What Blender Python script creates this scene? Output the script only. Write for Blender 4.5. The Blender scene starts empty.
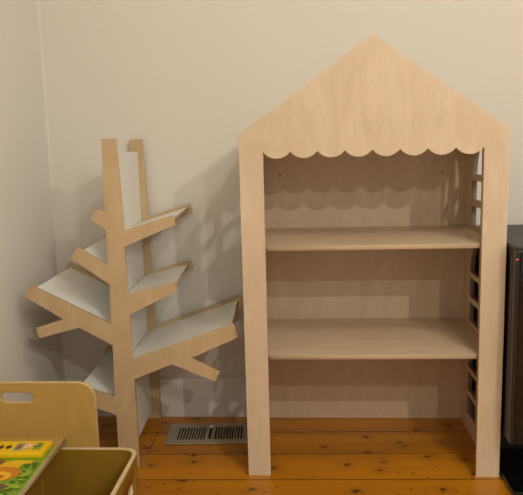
import bpy, bmesh, math, random
from mathutils import Matrix, Vector
random.seed(4)
scn = bpy.context.scene
C = scn.collection
PI = math.pi

# ------------------------------------------------------------------ materials
class NT:
    def __init__(s, name, rough=0.5, spec=0.5):
        s.m = bpy.data.materials.new(name); s.m.use_nodes = True
        s.t = s.m.node_tree; s.n = s.t.nodes
        s.b = s.n['Principled BSDF']
        s.b.inputs['Roughness'].default_value = rough
        s.b.inputs['Specular IOR Level'].default_value = spec
        s.tc = s.n.new('ShaderNodeTexCoord')
    def link(s, a, b): s.t.links.new(a, b)
    def put(s, sock, v):
        if hasattr(v, 'links'): s.link(v, sock)
        else:
            sock.default_value = v
    def mapping(s, scale=(1,1,1), rot=(0,0,0), loc=(0,0,0), src='Object'):
        k = s.n.new('ShaderNodeMapping'); s.link(s.tc.outputs[src], k.inputs[0])
        k.inputs['Scale'].default_value = scale; k.inputs['Rotation'].default_value = rot; k.inputs['Location'].default_value = loc
        return k.outputs[0]
    def noise(s, vec, scale=5, detail=3, rough=.5, dist=0):
        k = s.n.new('ShaderNodeTexNoise'); s.link(vec, k.inputs['Vector'])
        k.inputs['Scale'].default_value = scale; k.inputs['Detail'].default_value = detail
        k.inputs['Roughness'].default_value = rough; k.inputs['Distortion'].default_value = dist
        return k.outputs['Fac']
    def math(s, op, a, b=None, c=None, clamp=False):
        k = s.n.new('ShaderNodeMath'); k.operation = op; k.use_clamp = clamp
        s.put(k.inputs[0], a)
        if b is not None: s.put(k.inputs[1], b)
        if c is not None: s.put(k.inputs[2], c)
        return k.outputs[0]
    def ramp(s, fac, stops, interp='LINEAR'):
        k = s.n.new('ShaderNodeValToRGB'); s.link(fac, k.inputs[0]); r = k.color_ramp; r.interpolation = interp
        while len(r.elements) < len(stops): r.elements.new(.5)
        for e, (p, c) in zip(r.elements, stops):
            e.position = p; e.color = (c, c, c, 1) if isinstance(c, (int, float)) else (*c, 1)
        return k.outputs[0]
    def mix(s, fac, a, b, mode='MIX'):
        k = s.n.new('ShaderNodeMix'); k.data_type = 'RGBA'; k.blend_type = mode
        s.put(k.inputs[0], fac)
        for i, v in ((6, a), (7, b)):
            if hasattr(v, 'links'): s.link(v, k.inputs[i])
            else: k.inputs[i].default_value = (*v, 1)
        return k.outputs[2]
    def bump(s, h, strength=.2, dist=.001):
        k = s.n.new('ShaderNodeBump'); s.link(h, k.inputs['Height'])
        k.inputs['Strength'].default_value = strength; k.inputs['Distance'].default_value = dist
        s.link(k.outputs[0], s.b.inputs['Normal'])
    def color(s, v):
        if hasattr(v, 'links'): s.link(v, s.b.inputs['Base Color'])
        else: s.b.inputs['Base Color'].default_value = (*v, 1)

def birch(name, light, dark, rough=.5):
    """pale plywood face veneer, grain along the panel's local Y"""
    k = NT(name, rough, .35)
    v = k.mapping((5, 1.5, 3))
    warp = k.noise(v, 1.6, 4, .55, 2.4)
    broad = k.ramp(warp, [(.34, 0.0), (.66, 1.0)])
    fine = k.noise(k.mapping((150, 4, 30)), 1, 3, .6)
    ring = k.noise(k.mapping((15, 2.2, 6)), 1.0, 3, .5, 3.0)
    ringc = k.ramp(ring, [(.40, 0.0), (.50, 1.0), (.60, 0.0)])
    col = k.mix(broad, dark, light)
    dk = tuple(c*.86 for c in dark)
    f = k.math('MULTIPLY', ringc, .22)
    col = k.mix(f, col, dk)
    f2 = k.math('MULTIPLY', fine, .05)
    col = k.mix(f2, col, dk)
    k.color(col); k.bump(fine, .05, .0005)
    return k.m

def ply_edge(name, a, b):
    """cut plywood edge: thin veneer stripes across the panel's thickness (local Z)"""
    k = NT(name, .6, .2)
    s_ = k.n.new('ShaderNodeSeparateXYZ'); k.link(k.tc.outputs['Object'], s_.inputs[0])
    w = k.math('SINE', k.math('MULTIPLY', s_.outputs[2], 2*PI/.0034))
    f = k.ramp(k.math('MULTIPLY_ADD', w, .5, .5), [(.25, 0.0), (.75, 1.0)])
    n = k.noise(k.mapping((60, 60, 300)), 1, 2)
    col = k.mix(f, a, b)
    k.color(k.mix(k.math('MULTIPLY', n, .25), col, tuple(c*.7 for c in a)))
    return k.m

def plain(name, col, rough=.5, spec=.5, metal=0, var=.06, scale=40):
    k = NT(name, rough, spec)
    n = k.noise(k.mapping(), scale, 3)
    k.color(k.mix(n, tuple(c*(1-var) for c in col), tuple(min(1, c*(1+var)) for c in col)))
    k.b.inputs['Metallic'].default_value = metal
    return k.m

M = {}
M['birch'] = birch('birch_veneer', (.685, .548, .405), (.620, .480, .345))
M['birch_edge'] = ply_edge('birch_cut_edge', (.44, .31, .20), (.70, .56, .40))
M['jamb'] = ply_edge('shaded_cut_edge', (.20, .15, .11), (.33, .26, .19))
M['tree'] = birch('tree_veneer', (.590, .435, .262), (.520, .375, .218))
M['tree_edge'] = ply_edge('tree_cut_edge', (.42, .29, .16), (.68, .53, .34))
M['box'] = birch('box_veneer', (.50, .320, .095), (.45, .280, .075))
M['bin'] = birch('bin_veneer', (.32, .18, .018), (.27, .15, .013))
M['box_edge'] = ply_edge('box_cut_edge', (.50, .37, .19), (.72, .56, .34))
M['laminate'] = plain('white_laminate', (.84, .84, .82), .35, .4, var=.01)
M['plug'] = plain('plug_brown', (.30, .17, .09), .6)
M['black'] = plain('satin_black', (.012, .011, .011), .35, .5, var=.1)
M['blackgloss'] = plain('gloss_black', (.004, .004, .004), .08, .5, var=.1)
M['blacktop'] = plain('dark_grey_top', (.028, .027, .026), .45, .4, var=.08, scale=200)
M['blackside'] = plain('brown_black_side', (.015, .0115, .009), .5, .3, var=.1)
M['register'] = plain('beige_metal', (.34, .305, .225), .45, .4, .2, var=.04)
M['slotdark'] = plain('duct_dark', (.012, .010, .010), .9, .1)
M['ivory'] = plain('ivory_plastic', (.72, .64, .44), .5)
M['yellow'] = plain('book_yellow', (.84, .55, .006), .35, .5, var=.04)
M['green'] = plain('book_green', (.17, .33, .012), .35, .5, var=.12, scale=60)
M['leaf'] = plain('book_leaf', (.05, .13, .015), .35, .5, var=.35, scale=120)
M['lime'] = plain('book_lime', (.32, .44, .02), .35, var=.15, scale=80)
M['orange'] = plain('book_orange', (.58, .19, .006), .35, var=.1)
M['deeporange'] = plain('book_red_orange', (.60, .10, .02), .35)
M['mane'] = plain('book_mane', (.76, .46, .01), .35, var=.1)
M['brown'] = plain('book_brown', (.16, .07, .04), .35, var=.2)
M['cream'] = plain('book_cream', (.80, .70, .45), .35)
M['teal'] = plain('book_teal', (.15, .32, .26), .35)
M['peach'] = plain('book_peach', (.80, .42, .12), .35)
M['ink'] = plain('book_ink', (.03, .02, .015), .4)
M['pages'] = plain('book_pages', (.80, .72, .50), .7)

def wall_mat(name, col):
    k = NT(name, .75, .15)
    n = k.noise(k.mapping((1, 1, 1)), 1.6, 3)
    f = k.noise(k.mapping((1, 1, 1)), 220, 2)
    k.color(k.mix(n, tuple(c*.975 for c in col), col)); k.bump(f, .12, .0006)
    return k.m
M['wall'] = wall_mat('painted_wall', (.735, .71, .665))
M['wallleft'] = wall_mat('painted_wall_side', (.755, .735, .70))
M['skirting'] = plain('painted_skirting', (.73, .72, .69), .5, .3, var=.02, scale=3)
M['ceiling'] = wall_mat('ceiling_white', (.80, .78, .72))

def floor_mat():
    k = NT('varnished_pine_boards', .30, .45)
    W, a = .1775, math.radians(1.2)
    vec = k.mapping(rot=(0, 0, -a))
    s_ = k.n.new('ShaderNodeSeparateXYZ'); k.link(vec, s_.inputs[0])
    x, y = s_.outputs[0], s_.outputs[1]
    t = k.math('DIVIDE', k.math('ADD', y, .0275), W)
    idx = k.math('FLOOR', t); fr = k.math('SUBTRACT', t, idx)
    wn = k.n.new('ShaderNodeTexWhiteNoise'); wn.noise_dimensions = '1D'; k.link(idx, wn.inputs['W'])
    rnd = wn.outputs['Value']
    # distance to the seam, in metres
    seam = k.math('MULTIPLY', k.math('MINIMUM', fr, k.math('SUBTRACT', 1.0, fr)), W)
    seamf = k.math('LESS_THAN', seam, .0023)
    isb = k.math('COMPARE', idx, 1.0, .1)
    butt = k.math('MULTIPLY', isb, k.math('LESS_THAN', k.math('ABSOLUTE', k.math('ADD', x, .366)), .0018))
    gap = k.math('MAXIMUM', seamf, butt)
    cmb = k.n.new('ShaderNodeCombineXYZ')
    k.link(k.math('MULTIPLY_ADD', rnd, 7.0, x), cmb.inputs[0]); k.link(y, cmb.inputs[1]); k.link(k.math('MULTIPLY', idx, 3.1), cmb.inputs[2])
    def scaled(sx, sy, sz=1):
        q = k.n.new('ShaderNodeMapping'); k.link(cmb.outputs[0], q.inputs[0]); q.inputs['Scale'].default_value = (sx, sy, sz); return q.outputs[0]
    grain = k.noise(scaled(2.2, 60), 1, 4, .6, .4)
    broad = k.noise(scaled(1.1, 9), 1, 2, .5, .6)
    base = k.ramp(broad, [(.30, (.46, .170, .004)), (.55, (.60, .235, .005)), (.75, (.69, .30, .008))])
    base = k.mix(k.math('MULTIPLY', k.math('SUBTRACT', 1.0, grain), .40), base, (.24, .085, .010))
    tone = k.math('MULTIPLY_ADD', rnd, .24, .82)
    tc = k.n.new('ShaderNodeCombineColor')
    for i in range(3): k.link(tone, tc.inputs[i])
    base = k.mix(1.0, base, tc.outputs[0], 'MULTIPLY')
    # knots
    def knots(sx, sy, thr, soft, keep, off):
        q = k.n.new('ShaderNodeMapping'); k.link(cmb.outputs[0], q.inputs[0]); q.inputs['Scale'].default_value = (sx, sy, 1); q.inputs['Location'].default_value = (off, off*.37, 0)
        wv = k.noise(q.outputs[0], 5, 2)
        vo = k.n.new('ShaderNodeTexVoronoi'); vo.voronoi_dimensions = '2D'; vo.inputs['Scale'].default_value = 1
        k.link(q.outputs[0], vo.inputs['Vector'])
        d = k.math('ADD', vo.outputs['Distance'], k.math('MULTIPLY_ADD', wv, .26, -.13))
        spot = k.ramp(d, [(thr, 1.0), (thr+soft, 0.0)])
        sc = k.n.new('ShaderNodeSeparateColor'); k.link(vo.outputs['Color'], sc.inputs[0])
        return k.math('MULTIPLY', spot, k.math('LESS_THAN', sc.outputs[0], keep))
    k1 = knots(7.5, 11, .035, .08, .50, 1.3)
    k2 = knots(22, 34, .07, .10, .22, 4.7)
    halo = knots(7.5, 11, .05, .40, .50, 1.3)
    base = k.mix(k.math('MULTIPLY', halo, .35), base, (.22, .065, .008))
    base = k.mix(k.math('MULTIPLY', k1, .90), base, (.045, .012, .004))
    base = k.mix(k.math('MULTIPLY', k2, .75), base, (.07, .02, .005))
    base = k.mix(k.math('MULTIPLY', gap, .88), base, (.035, .012, .004))
    k.color(base)
    h = k.math('SUBTRACT', k.math('MULTIPLY', grain, .15), gap)
    k.bump(h, .35, .0012)
    return k.m
M['floor'] = floor_mat()

# ------------------------------------------------------------------ builders
def link(name, me, mats, parent=None):
    o = bpy.data.objects.new(name, me); C.objects.link(o)
    for m in (mats if isinstance(mats, (list, tuple)) else [mats]):
        me.materials.append(M[m] if isinstance(m, str) else m)
    if parent is not None: o.parent = parent
    return o

def tag(o, label=None, cat=None, group=None, kind=None):
    if label: o['label'] = label
    if cat: o['category'] = cat
    if group: o['group'] = group
    if kind: o['kind'] = kind
    return o

def empty(name, loc, rz=0):
    o = bpy.data.objects.new(name, None); C.objects.link(o)
    o.location = loc; o.rotation_euler = (0, 0, rz); o.empty_display_size = .1
    return o

def bm_box(bm, a, b, mi=0, bev=0):
    x0, y0, z0 = a; x1, y1, z1 = b
    vs = [bm.verts.new(p) for p in ((x0,y0,z0),(x1,y0,z0),(x1,y1,z0),(x0,y1,z0),(x0,y0,z1),(x1,y0,z1),(x1,y1,z1),(x0,y1,z1))]
    fs = [bm.faces.new([vs[i] for i in q]) for q in ((3,2,1,0),(4,5,6,7),(0,1,5,4),(1,2,6,5),(2,3,7,6),(3,0,4,7))]
    for f in fs: f.material_index = mi
    if bev:
        es = list({e for f in fs for e in f.edges})
        bmesh.ops.bevel(bm, geom=es, offset=bev, segments=2, affect='EDGES', profile=.6)
    return fs

def box(name, a, b, mats, parent=None, bev=.001):
    """box with its origin at its centre so object-space textures sit on it"""
    c = [(p+q)/2 for p, q in zip(a, b)]
    bm = bmesh.new(); bm_box(bm, [p-m for p, m in zip(a, c)], [q-m for q, m in zip(b, c)], 0, bev)
    me = bpy.data.meshes.new(name); bm.to_mesh(me); bm.free()
    o = link(name, me, mats, parent); o.location = c
    return o

def rounded(pts, rad, n=6):
    """round the corners of a polygon; rad = one value or one per corner"""
    out = []; N = len(pts)
    for i, p in enumerate(pts):
        r = rad[i] if isinstance(rad, (list, tuple)) else rad
        p = Vector(p); a = Vector(pts[i-1])-p; b = Vector(pts[(i+1) % N])-p
        if r <= 0: out.append(tuple(p)); continue
        ang = a.angle(b); d = min(r/math.tan(ang/2), a.length*.48, b.length*.48)
        s, e = p+a.normalized()*d, p+b.normalized()*d
        for k in range(n+1):
            t = k/n; q = s*(1-t)**2+p*2*t*(1-t)+e*t*t; out.append(tuple(q))
    return out

def panel_mesh(outline, holes, t, bev=.0012):
    cu = bpy.data.curves.new('outline', 'CURVE'); cu.dimensions = '2D'; cu.fill_mode = 'BOTH'
    cu.extrude = t/2-bev; cu.bevel_depth = bev; cu.bevel_resolution = 1; cu.offset = -bev
    for loop in [outline]+list(holes):
        s = cu.splines.new('POLY'); s.points.add(len(loop)-1); s.use_cyclic_u = True
        for p, q in zip(s.points, loop): p.co = (q[0], q[1], 0, 1)
    o = bpy.data.objects.new('tmp', cu); C.objects.link(o)
    dg = bpy.context.evaluated_depsgraph_get(); dg.update()
    me = bpy.data.meshes.new_from_object(o.evaluated_get(dg)); me.materials.clear()
    bpy.data.objects.remove(o); bpy.data.curves.remove(cu)
    bm = bmesh.new(); bm.from_mesh(me)
    bmesh.ops.remove_doubles(bm, verts=bm.verts, dist=1e-6)
    bmesh.ops.recalc_face_normals(bm, faces=bm.faces)
    for f in bm.faces: f.material_index = 0 if abs(f.normal.z) > .9 else 1
    bm.to_mesh(me); bm.free()
    return me

def panel(name, outline, holes, t, mat, face, edge, parent=None, bev=.0012):
    me = panel_mesh(outline, holes, t, bev)
    o = link(name, me, [face, edge], parent); o.matrix_local = mat
    return o

def frame(origin, xa, ya):
    """matrix whose local X, Y lie along xa, ya"""
    x = Vector(xa).normalized(); y = Vector(ya).normalized(); z = x.cross(y)
    m = Matrix((x, y, z)).transposed().to_4x4(); m.translation = Vector(origin); return m

def upright(y):   # panel standing parallel to the wall, local XY -> world XZ, centred at depth y
    return frame((0, y, 0), (1, 0, 0), (0, 0, 1))

# ------------------------------------------------------------------ the room
WY, BY, LX = .482, .467, -.777          # back wall, baseboard face, left wall
def struct(o): tag(o, kind='structure'); return o
struct(box('floor', (LX-.1, -3.2, -.06), (2.6, WY+.1, 0), 'floor', bev=0))
bpy.data.objects['floor'].data.transform(Matrix.Translation(bpy.data.objects['floor'].location)); bpy.data.objects['floor'].location = (0, 0, 0)
struct(box('wall_back', (LX-.1, WY, 0), (2.6, WY+.1, 2.75), 'wall', bev=0))
struct(box('wall_left', (LX-.1, -3.2, 0), (LX, WY, 2.75), 'wallleft', bev=0))
struct(box('ceiling', (LX-.1, -3.2, 2.75), (2.6, WY+.1, 2.85), 'ceiling', bev=0))
def skirting(name, L):
    prof = [(0, 0), (.015, 0), (.015, .1475), (.013, .1535), (.009, .1590), (0, .1590)]
    bm = bmesh.new(); rings = [[bm.verts.new((x, p, q)) for p, q in prof] for x in (0, L)]
    for i in range(len(prof)):
        j = (i+1) % len(prof); bm.faces.new((rings[0][i], rings[0][j], rings[1][j], rings[1][i]))
    bm.faces.new(rings[0][::-1]); bm.faces.new(rings[1]); bmesh.ops.recalc_face_normals(bm, faces=bm.faces)
    me = bpy.data.meshes.new(name); bm.to_mesh(me); bm.free(); return struct(link(name, me, 'skirting'))
o = skirting('baseboard_back', 3.37); o.rotation_euler = (0, 0, PI); o.location = (2.593, WY, 0)
o = skirting('baseboard_left', 3.66); o.rotation_euler = (0, 0, -PI/2); o.location = (LX, BY, 0)
# plaster fillet in the corner of the two walls
bm = bmesh.new(); R_ = .012; pr = [(0, 0)]+[(R_-R_*math.sin(a), -(R_-R_*math.cos(a))) for a in [PI/2*i/6 for i in range(6, -1, -1)]]
rg = [[bm.verts.new((LX+p, WY+q, z)) for p, q in pr] for z in (.165, 2.75)]
for i in range(len(pr)):
    j = (i+1) % len(pr); bm.faces.new((rg[0][i], rg[0][j], rg[1][j], rg[1][i]))
bm.faces.new(rg[0][::-1]); bm.faces.new(rg[1]); bmesh.ops.recalc_face_normals(bm, faces=bm.faces)
me = bpy.data.meshes.new('trim_1'); bm.to_mesh(me); bm.free(); struct(link('trim_1', me, 'wall'))

# ------------------------------------------------------------------ house bookcase
W, HE, HP, LW, T = .80, 1.095, 1.374, .073, .015
CU, N = 1.0425, 8
house = empty('house_bookcase', (0, 0, 0))
tag(house, 'tall pale plywood bookcase shaped like a gabled house with scalloped awning edge', 'bookcase')
out = [(0, 0), (LW, 0)]
sw_ = (W-2*LW)/N; sag = .0205
rc = (sw_**2/4+sag**2)/(2*sag); half = math.asin(sw_/2/rc)
out.append((LW, CU-.003))
for i in range(N):
    cx = LW+sw_*(i+.5); cz = CU-sag+rc
    for k in range(11):
        a = -half+2*half*k/10
        if i and k == 0: continue
        out.append((cx+rc*math.sin(a), cz-rc*math.cos(a)))
out += [(W-LW, CU-.003), (W-LW, 0), (W, 0), (W, HE), (W/2, HP), (0, HE)]
panel('front_frame', out, [], T, upright(T/2), 'birch', 'birch_edge', house, .0008)
# back board reaches up behind the gable
DB = .4555
panel('back_panel', [(T, .001), (W-T, .001), (W-T, 1.075), (T, 1.075)], [], .009, upright(DB+.0045), 'birch', 'birch_edge', house)
# side panels with arched, four-cell windows per storey
def win(z0):
    y0, y1, ph, mb = .098, .3605, .0685, .0205
    r = (y1-y0)/2; cy = (y0+y1)/2; mh = .012
    H = []
    for k in range(2):
        zz = z0+k*(ph+mb)
        H.append([(y0, zz), (cy-mh, zz), (cy-mh, zz+ph), (y0, zz+ph)])
        H.append([(cy+mh, zz), (y1, zz), (y1, zz+ph), (cy+mh, zz+ph)])
    zz = z0+2*(ph+mb)
    L = [(cy+mh, zz), (y1, zz)]; n = 14; a1 = math.acos(mh/r)
    for k in range(1, n+1):
        a = a1*k/n; L.append((cy+r*math.cos(a), zz+r*math.sin(a)))
    H.append(L); H.append([(2*cy-p, q) for p, q in L][::-1])
    return H
holes = [h for z0 in (.0695, .4185, .7655) for h in win(z0)]
for sx in (0, 1):
    m = frame((W-.0085 if sx else .0085, 0, 0), (0, 1, 0), (0, 0, 1))
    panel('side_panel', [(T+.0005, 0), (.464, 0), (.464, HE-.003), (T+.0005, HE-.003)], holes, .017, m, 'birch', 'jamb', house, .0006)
def board(name, x0, x1, y0, y1, ztop, t, fm, em, parent, bev=.0012, rad=0):
    """level board, grain along X"""
    m = frame((0, 0, ztop-t/2), (0, -1, 0), (1, 0, 0))
    return panel(name, rounded([(-y1, x0), (-y0, x0), (-y0, x1), (-y1, x1)], rad) if rad else [(-y1, x0), (-y0, x0), (-y0, x1), (-y1, x1)], [], t, m, fm, em, parent, bev)
board('shelf', .0175, W-.0175, T+.0005, DB-.0005, .7526, .015, 'birch', 'birch_edge', house)
board('shelf', .0175, W-.0175, T+.0005, DB-.0005, .402, .015, 'birch', 'birch_edge', house)
board('top_board', .0175, W-.0175, T+.0005, DB-.0005, 1.09, .015, 'birch', 'birch_edge', house)
for px, pz in ((.105, .950), (.698, .948)):
    bm = bmesh.new(); bmesh.ops.create_uvsphere(bm, u_segments=12, v_segments=8, radius=.0045)
    bmesh.ops.scale(bm, vec=(.8, .35, 1.6), verts=bm.verts)
    me = bpy.data.meshes.new('screw_plug'); bm.to_mesh(me); bm.free()
    link('screw_plug', me, 'plug', house).location = (px, DB-.0003, pz)

# ------------------------------------------------------------------ tree bookshelf
TH = .040
tree = empty('tree_bookshelf', (-.4, .046, 0), TH)
tag(tree, 'tan plywood bookshelf shaped like a bare tree with white slanting branch shelves', 'bookshelf')
sil = [(-.035, 1.096), (.011, 1.096), (.021, .806),                                    # top, down the right of the trunk
       (.178, .852), (.188, .821), (.020, .755),                                        # upper right branch
       (.018, .722), (.022, .598), (.169, .6355), (.1825, .6055), (.0235, .530),
       (.0255, .3805), (.360, .4935), (.3765, .4485), (.219, .3805), (.309, .333), (.294, .2975), (.153, .3595), (.026, .3107),
       (.0295, .0005), (-.0425, .0005), (-.041, .187), (-.185, .244), (-.174, .2955), (-.043, .2525),
       (-.0395, .428), (-.145, .4895), (-.280, .4555), (-.288, .4915), (-.196, .519), (-.316, .5965), (-.297, .6365), (-.0405, .500),
       (-.037, .631), (-.159, .7205), (-.131, .7565), (-.0395, .695),
       (-.0370, .810), (-.087, .844), (-.065, .8765), (-.037, .869)]
DT, TT = .403, .012
panel('front_panel', sil, [], TT, upright(TT/2), 'tree', 'tree_edge', tree)
panel('back_panel', sil, [], TT, upright(DT+TT/2), 'tree', 'tree_edge', tree)
Y0, Y1 = TT+.0004, DT-.0004
def slat(name, p0, p1, t):
    """board between front and back panel whose upper face runs p0 -> p1 in the silhouette plane"""
    a = Vector((p0[0], 0, p0[1])); b = Vector((p1[0], 0, p1[1])); d = (b-a); L = d.length; d.normalize()
    nrm = Vector((-d.z, 0, d.x)) if d.x > 0 else Vector((d.z, 0, -d.x))
    o_ = (a+b)/2-nrm*(t/2); o_.y = (Y0+Y1)/2
    yl = (Y1-Y0)/2
    xa = d; ya = nrm.cross(d)
    m = frame(o_, xa, ya)
    return panel(name, [(-L/2, -yl), (L/2, -yl), (L/2, yl), (-L/2, yl)], [], t, m, 'laminate', 'tree_edge', tree)
up = slat('upright_board', (-.0060, .034), (-.0061, 1.052), .012)
slat('shelf', (-.0045, .7885), (.172, .8395), .012)
slat('shelf', (-.0045, .5810), (.1655, .6225), .012)
slat('shelf', (-.0045, .3580), (.3490, .4770), .012)
slat('shelf', (-.0195, .6715), (-.1260, .7410), .012)
slat('shelf', (-.0195, .4770), (-.2900, .6190), .012)
slat('shelf', (-.0195, .2330), (-.1650, .2800), .012)

# ------------------------------------------------------------------ floor register
reg = empty('floor_register', (-.169, .306, 0), math.radians(2.5))
tag(reg, 'flat beige metal floor vent with two banks of slots and small lever', 'floor vent')
hw, hd = .160, .086
pl = rounded([(-hw, -hd), (hw, -hd), (hw, hd), (-hw, hd)], .006, 4)
sl = []
for s in (-1, 1):
    for i in range(10):
        cx = s*(.021+i*.0106); w = .0027
        sl.append(rounded([(cx-w, -.055), (cx+w, -.055), (cx+w, .055), (cx-w, .055)], .0025, 3))
sl.append(rounded([(-.004, -.050), (.004, -.050), (.004, .052), (-.004, .052)], .002, 3))
panel('cover_plate', pl, sl, .005, frame((0, 0, .0045), (1, 0, 0), (0, 1, 0)), 'register', 'register', reg, .0015)
box('duct_liner', (-.15, -.072, .0004), (.15, .072, .0019), 'slotdark', reg, 0)
box('lever', (-.007, .040, .0072), (.007, .056, .0150), 'ivory', reg, .002)

# ------------------------------------------------------------------ toddler bench with handle panel
bench = empty('toddler_bench', (-.62, -.45, 0))
tag(bench, 'low wooden bench with a handle slot in its tall back panel, holding the picture book', 'bench')
bx, by = -.62, -.45
ol = rounded([(-.757, 0), (-.391, 0), (-.391, .4295), (-.757, .4295)], [0, 0, .055, .055], 10)
slot = rounded([(-.6595, .3710), (-.5675, .3710), (-.5675, .3995), (-.6595, .3995)], .0142, 8)
def mv(pts): return [(p[0]-bx, p[1]) for p in pts]
panel('back_panel', mv(ol), [mv(slot)], .015, frame((0, -.2925-by, 0), (1, 0, 0), (0, 0, 1)), 'box', 'box_edge', bench, .003)
zt = .2715
board('seat_board', -.757-bx, -.4830-bx, -.735-by, -.3005-by, zt, .019, 'box', 'box_edge', bench, .002)
for xx in (-.598, -.757):
    m = frame((xx+.0075-bx, 0, 0), (0, 1, 0), (0, 0, 1))
    panel('side_panel', [(-.725-by, 0), (-.301-by, 0), (-.301-by, zt-.0195), (-.725-by, zt-.0195)], [], .015, m, 'box', 'box_edge', bench)

# ------------------------------------------------------------------ rounded toy bin
def bin_mesh():
    x0, x1, y0, y1, h, th = -.568, -.271, -.715, -.3015, .2415, .0125
    cx, cy = (x0+x1)/2, (y0+y1)/2
    def ring(inset, r, z):
        a = rounded([(x0+inset, y0+inset), (x1-inset, y0+inset), (x1-inset, y1-inset), (x0+inset, y1-inset)], [.008, r, r, .008], 10)
        # keep equal vertex counts
        return [(p-cx, q-cy, z) for p, q in a]
    prof = [(.006, .048, 0), (.0, .052, .006), (0, .052, h-.002), (.002, .050, h), (th-.002, .044, h), (th, .042, h-.002), (th, .042, .012)]
    bm = bmesh.new(); rings = [[bm.verts.new(p) for p in ring(i, r, z)] for i, r, z in prof]
    n = len(rings[0])
    for ri, (A, B) in enumerate(zip(rings, rings[1:])):
        for i in range(n):
            j = (i+1) % n; f = bm.faces.new((A[i], A[j], B[j], B[i])); f.smooth = True
            f.material_index = 1 if ri in (2, 3, 4) else 0
    bm.faces.new(rings[0][::-1]); bm.faces.new(rings[-1])
    bmesh.ops.recalc_face_normals(bm, faces=bm.faces)
    me = bpy.data.meshes.new('toy_bin'); bm.to_mesh(me); bm.free(); me.set_sharp_from_angle(angle=.6)
    return me, (cx, cy)
me, (cx, cy) = bin_mesh()
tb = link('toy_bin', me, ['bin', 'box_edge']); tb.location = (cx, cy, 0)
cut = panel_mesh(rounded([(-.050, .159), (.050, .159), (.050, .189), (-.050, .189)], .0148, 8), [], .05, .0001)
co = bpy.data.objects.new('cutter', cut); C.objects.link(co)
for m_ in ('box_edge', 'box_edge'): cut.materials.append(M[m_])
co.matrix_world = frame((-.271, -.447, 0), (0, 1, 0), (0, 0, 1))
md = tb.modifiers.new('slot', 'BOOLEAN'); md.operation = 'DIFFERENCE'; md.object = co; md.solver = 'EXACT'
bpy.context.view_layer.update()
dg = bpy.context.evaluated_depsgraph_get()
nm = bpy.data.meshes.new_from_object(tb.evaluated_get(dg)); tb.modifiers.clear(); tb.data = nm; nm.name = 'toy_bin'
bpy.data.objects.remove(co)
if len(nm.materials) > 2:
    while len(nm.materials) > 2: nm.materials.pop()
tag(tb, 'open plywood storage bin with rounded corners and side handle slot, partly under the bench', 'storage bin')

# ------------------------------------------------------------------ picture book
book = empty('picture_book', (-.60, -.50, zt), math.radians(2))
tag(book, 'green and yellow board book with a strip of picture buttons, lying on the bench', 'book')
ox, oy = -.60, -.50
BX0, BX1, BYF, BYB = -.745, -.4835, -.690, -.368
def bbox(name, a, b, m, bev=.001, par=book): return box(name, (a[0]-ox, a[1]-oy, a[2]), (b[0]-ox, b[1]-oy, b[2]), m, par, bev)
bbox('pages', (BX0+.002, BYF+.002, .0015), (BX1-.001, BYB-.001, .0040), 'pages', 0)
bbox('cover', (BX0, BYF, .0041), (BX1, BYB, .0061), 'green', .0006)
bbox('cover', (BX0, BYF, .0001), (BX1, BYB, .0014), 'lime', .0004)
mod = bbox('button_strip', (BX0+.003, -.4445, .0062), (-.4885, -.3705, .0195), 'yellow', .0025)
# everything printed on the cover: flat coloured patches, slightly proud of the card
def patch_mesh(items, zz):
    bm = bmesh.new(); mats = []
    for n, (m, pts) in enumerate(items):
        if m not in mats: mats.append(m)
        z = zz+.00012*n
        if sum(a[0]*b[1]-b[0]*a[1] for a, b in zip(pts, pts[1:]+pts[:1])) < 0: pts = pts[::-1]
        f = bm.faces.new([bm.verts.new((p[0]-ox, p[1]-oy, z)) for p in pts]); f.material_index = mats.index(m)
    me = bpy.data.meshes.new('print'); bmesh.ops.triangulate(bm, faces=bm.faces); bm.to_mesh(me); bm.free(); return me, mats
def ell(cx, cy, rx, ry, n=28, wob=0, ph=0, rot=0):
    P = []
    for i in range(n):
        a = 2*PI*i/n; r = 1+wob*math.sin(5*a+ph)+wob*.6*math.sin(9*a+2*ph)
        x, y = rx*r*math.cos(a), ry*r*math.sin(a)
        P.append((cx+x*math.cos(rot)-y*math.sin(rot), cy+x*math.sin(rot)+y*math.cos(rot)))
    return P
rnd = random.Random(8)
items = [('brown', ell(-.598, -.470, .024, .019, wob=.08)),
         ('mane', [(-.592, -.500), (-.580, -.466), (-.562, -.457), (-.535, -.456), (-.510, -.460), (-.505, -.470), (-.528, -.478), (-.533, -.500), (-.516, -.520), (-.512, -.535), (-.530, -.535), (-.560, -.520)]),
         ('lime', ell(-.504, -.525, .012, .016, wob=.15, ph=1)),
         ('lime', ell(-.515, -.590, .020, .018, wob=.2, ph=2)),
         ('orange', ell(-.565, -.527, .050, .036, wob=.02)),
         ('mane', ell(-.565, -.540, .030, .024, wob=.02)),
         ('deeporange', ell(-.565, -.543, .015, .010)),
         ('brown', ell(-.545, -.592, .024, .014, wob=.1, ph=.5)),
         ('cream', ell(-.550, -.612, .024, .010, wob=.1))]
for i in range(26):
    x = rnd.uniform(-.530, -.489); y = rnd.uniform(-.640, -.452); 
    if x < -.518 and y > -.575: continue
    items.append((rnd.choice(['leaf', 'leaf', 'lime', 'leaf']), ell(x, y, rnd.uniform(.005, .011), rnd.uniform(.003, .007), 14, .12, i, rnd.uniform(-.9, .9))))
items = [(m, [(min(max(p[0], BX0+.003), BX1-.004), p[1]) for p in pts]) for m, pts in items]
me, ml = patch_mesh(items, .0064); link('cover_picture', me, ml, book)
def sq(x0, x1, y0=-.424, y1=-.374): return [(x0, y0), (x1, y0), (x1, y1), (x0, y1)]
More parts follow.
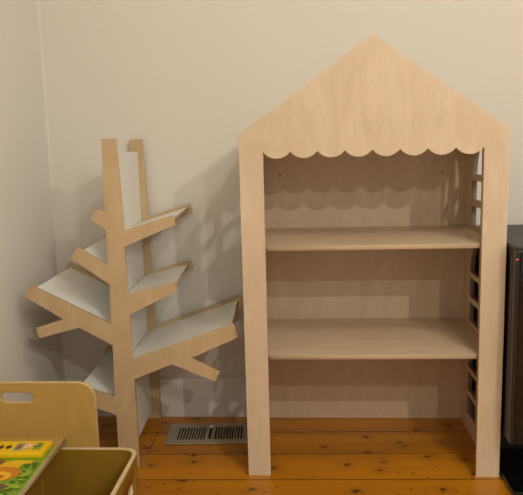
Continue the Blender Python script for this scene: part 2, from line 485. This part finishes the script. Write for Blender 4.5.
it = [('teal', sq(-.576, -.5545, -.426, -.386)), ('peach', sq(-.5525, -.529, -.426, -.384)), ('lime', sq(-.527, -.502, -.424, -.382)),
      ('ink', ell(-.612, -.408, .006, .011, 16, .2, 1)), ('ink', ell(-.5925, -.408, .0075, .010, 18, .15, 2)), ('brown', ell(-.592, -.411, .004, .004)),
      ('deeporange', ell(-.565, -.407, .006, .011, 16, .15)), ('ink', ell(-.563, -.412, .003, .003)),
      ('cream', ell(-.541, -.405, .008, .012, 16, .12, 3)), ('deeporange', ell(-.540, -.408, .003, .003)),
      ('ink', ell(-.516, -.402, .005, .012, 16, .2, 4, -.5)), ('cream', ell(-.518, -.400, .003, .004))]
me, ml = patch_mesh(it, .0197); link('picture_buttons', me, ml, book)

# ------------------------------------------------------------------ black cabinet on a gloss base
cab = empty('black_cabinet', (1.03, .15, 0))
tag(cab, 'tall black cabinet with a red light, raised over a glossy black base beside the bookcase', 'cabinet')
ox, oy = 1.03, .15
def cb(name, a, b, m, bev=.0015): return box(name, (a[0]-ox, a[1]-oy, a[2]), (b[0]-ox, b[1]-oy, b[2]), m, cab, bev)
XL, XR, YF, YB = .8045, 1.26, -.081, .424
cb('base', (XL+.0015, -.124, 0), (XR, YB, .019), 'blackgloss', .003)
cb('pedestal', (XL+.045, .16, .0195), (XR-.045, YB-.04, .149), 'black', .002)
cb('top_panel', (XL-.001, YF-.001, .744), (XR+.001, YB, .7555), 'blacktop', .002)
cb('body', (XL+.004, YF+.030, .1495), (XR-.004, YB-.002, .7435), 'blackside', .002)
cb('side_rail', (XL+.0015, YF+.036, .1505), (XL+.0045, YF+.060, .7205), 'black', .0008)
cb('door_frame', (XL, YF, .1495), (XR, YF+.0295, .7435), 'black', .003)
cb('glass_door', (XL+.012, YF-.004, .1545), (XR-.012, YF-.0002, .739), 'blackgloss', .001)
cb('side_top_rail', (XL+.0005, YF+.0305, .722), (XL+.0038, YB-.01, .743), 'blackside', .0008)
cb('side_rib', (XL+.001, YB-.12, .1505), (XL+.0035, YB-.01, .715), 'blackside', .0008)
k = NT('red_indicator'); k.color((.8, .05, .05)); k.b.inputs['Emission Color'].default_value = (1, .12, .12, 1); k.b.inputs['Emission Strength'].default_value = 1.2
cb('indicator_light', (XL+.0008, YF-.0022, .7165), (XL+.0050, YF-.0001, .7205), k.m, .0005)['label'] = 'small red indicator light'
cb('power_button', (XL+.0015, YF-.0014, .690), (XL+.0045, YF-.0001, .695), 'blacktop', .0004)

# ------------------------------------------------------------------ lamps of the room (two warm bulbs of a hanging fitting behind the viewer's right shoulder) and an added overhead fill
def bulb_or_fill(loc, power, col, r=.035):
    l = bpy.data.lights.new('bulb_or_fill', 'POINT'); l.energy = power; l.color = col; l.shadow_soft_size = r
    o = bpy.data.objects.new('bulb_or_fill_light', l); C.objects.link(o); o.location = loc
WARM = (1, .925, .75)
bulb_or_fill((.89, -2.35, 1.76), 26, WARM, .013)
bulb_or_fill((1.46, -2.30, 2.06), 50, WARM, .013)
bulb_or_fill((1.05, -1.70, 2.62), 27, WARM, .03)  # added fill near the ceiling to brighten the shelf tops; no lamp known there
w = bpy.data.worlds.new('World'); scn.world = w; w.use_nodes = True
bg = w.node_tree.nodes['Background']; bg.inputs[0].default_value = (1.0, .905, .79, 1); bg.inputs[1].default_value = .52

# ------------------------------------------------------------------ camera
f, yaw, pitch, roll, cx, cy, cz = 662.4349, -.0685, -.1558, -.0258, .1992, -2.0122, 1.0691
sy, cyw, cp, sp = math.sin(yaw), math.cos(yaw), math.cos(pitch), math.sin(pitch)
fwd = Vector((sy*cp, cyw*cp, sp)); right = Vector((cyw, -sy, 0)); upv = right.cross(fwd)
r_ = right*math.cos(roll)+upv*math.sin(roll); u_ = -right*math.sin(roll)+upv*math.cos(roll)
cam = bpy.data.cameras.new('camera'); co = bpy.data.objects.new('camera', cam); C.objects.link(co)
m = Matrix((r_, u_, -fwd)).transposed().to_4x4(); m.translation = (cx, cy, cz); co.matrix_world = m
cam.sensor_fit = 'HORIZONTAL'; cam.sensor_width = 36; cam.lens = 36*f/523; cam.clip_start = .02
scn.camera = co
vs = scn.view_settings
vs.view_transform = 'Standard'; vs.look = 'None'; vs.exposure = .07; vs.gamma = 1; vs.use_curve_mapping = False
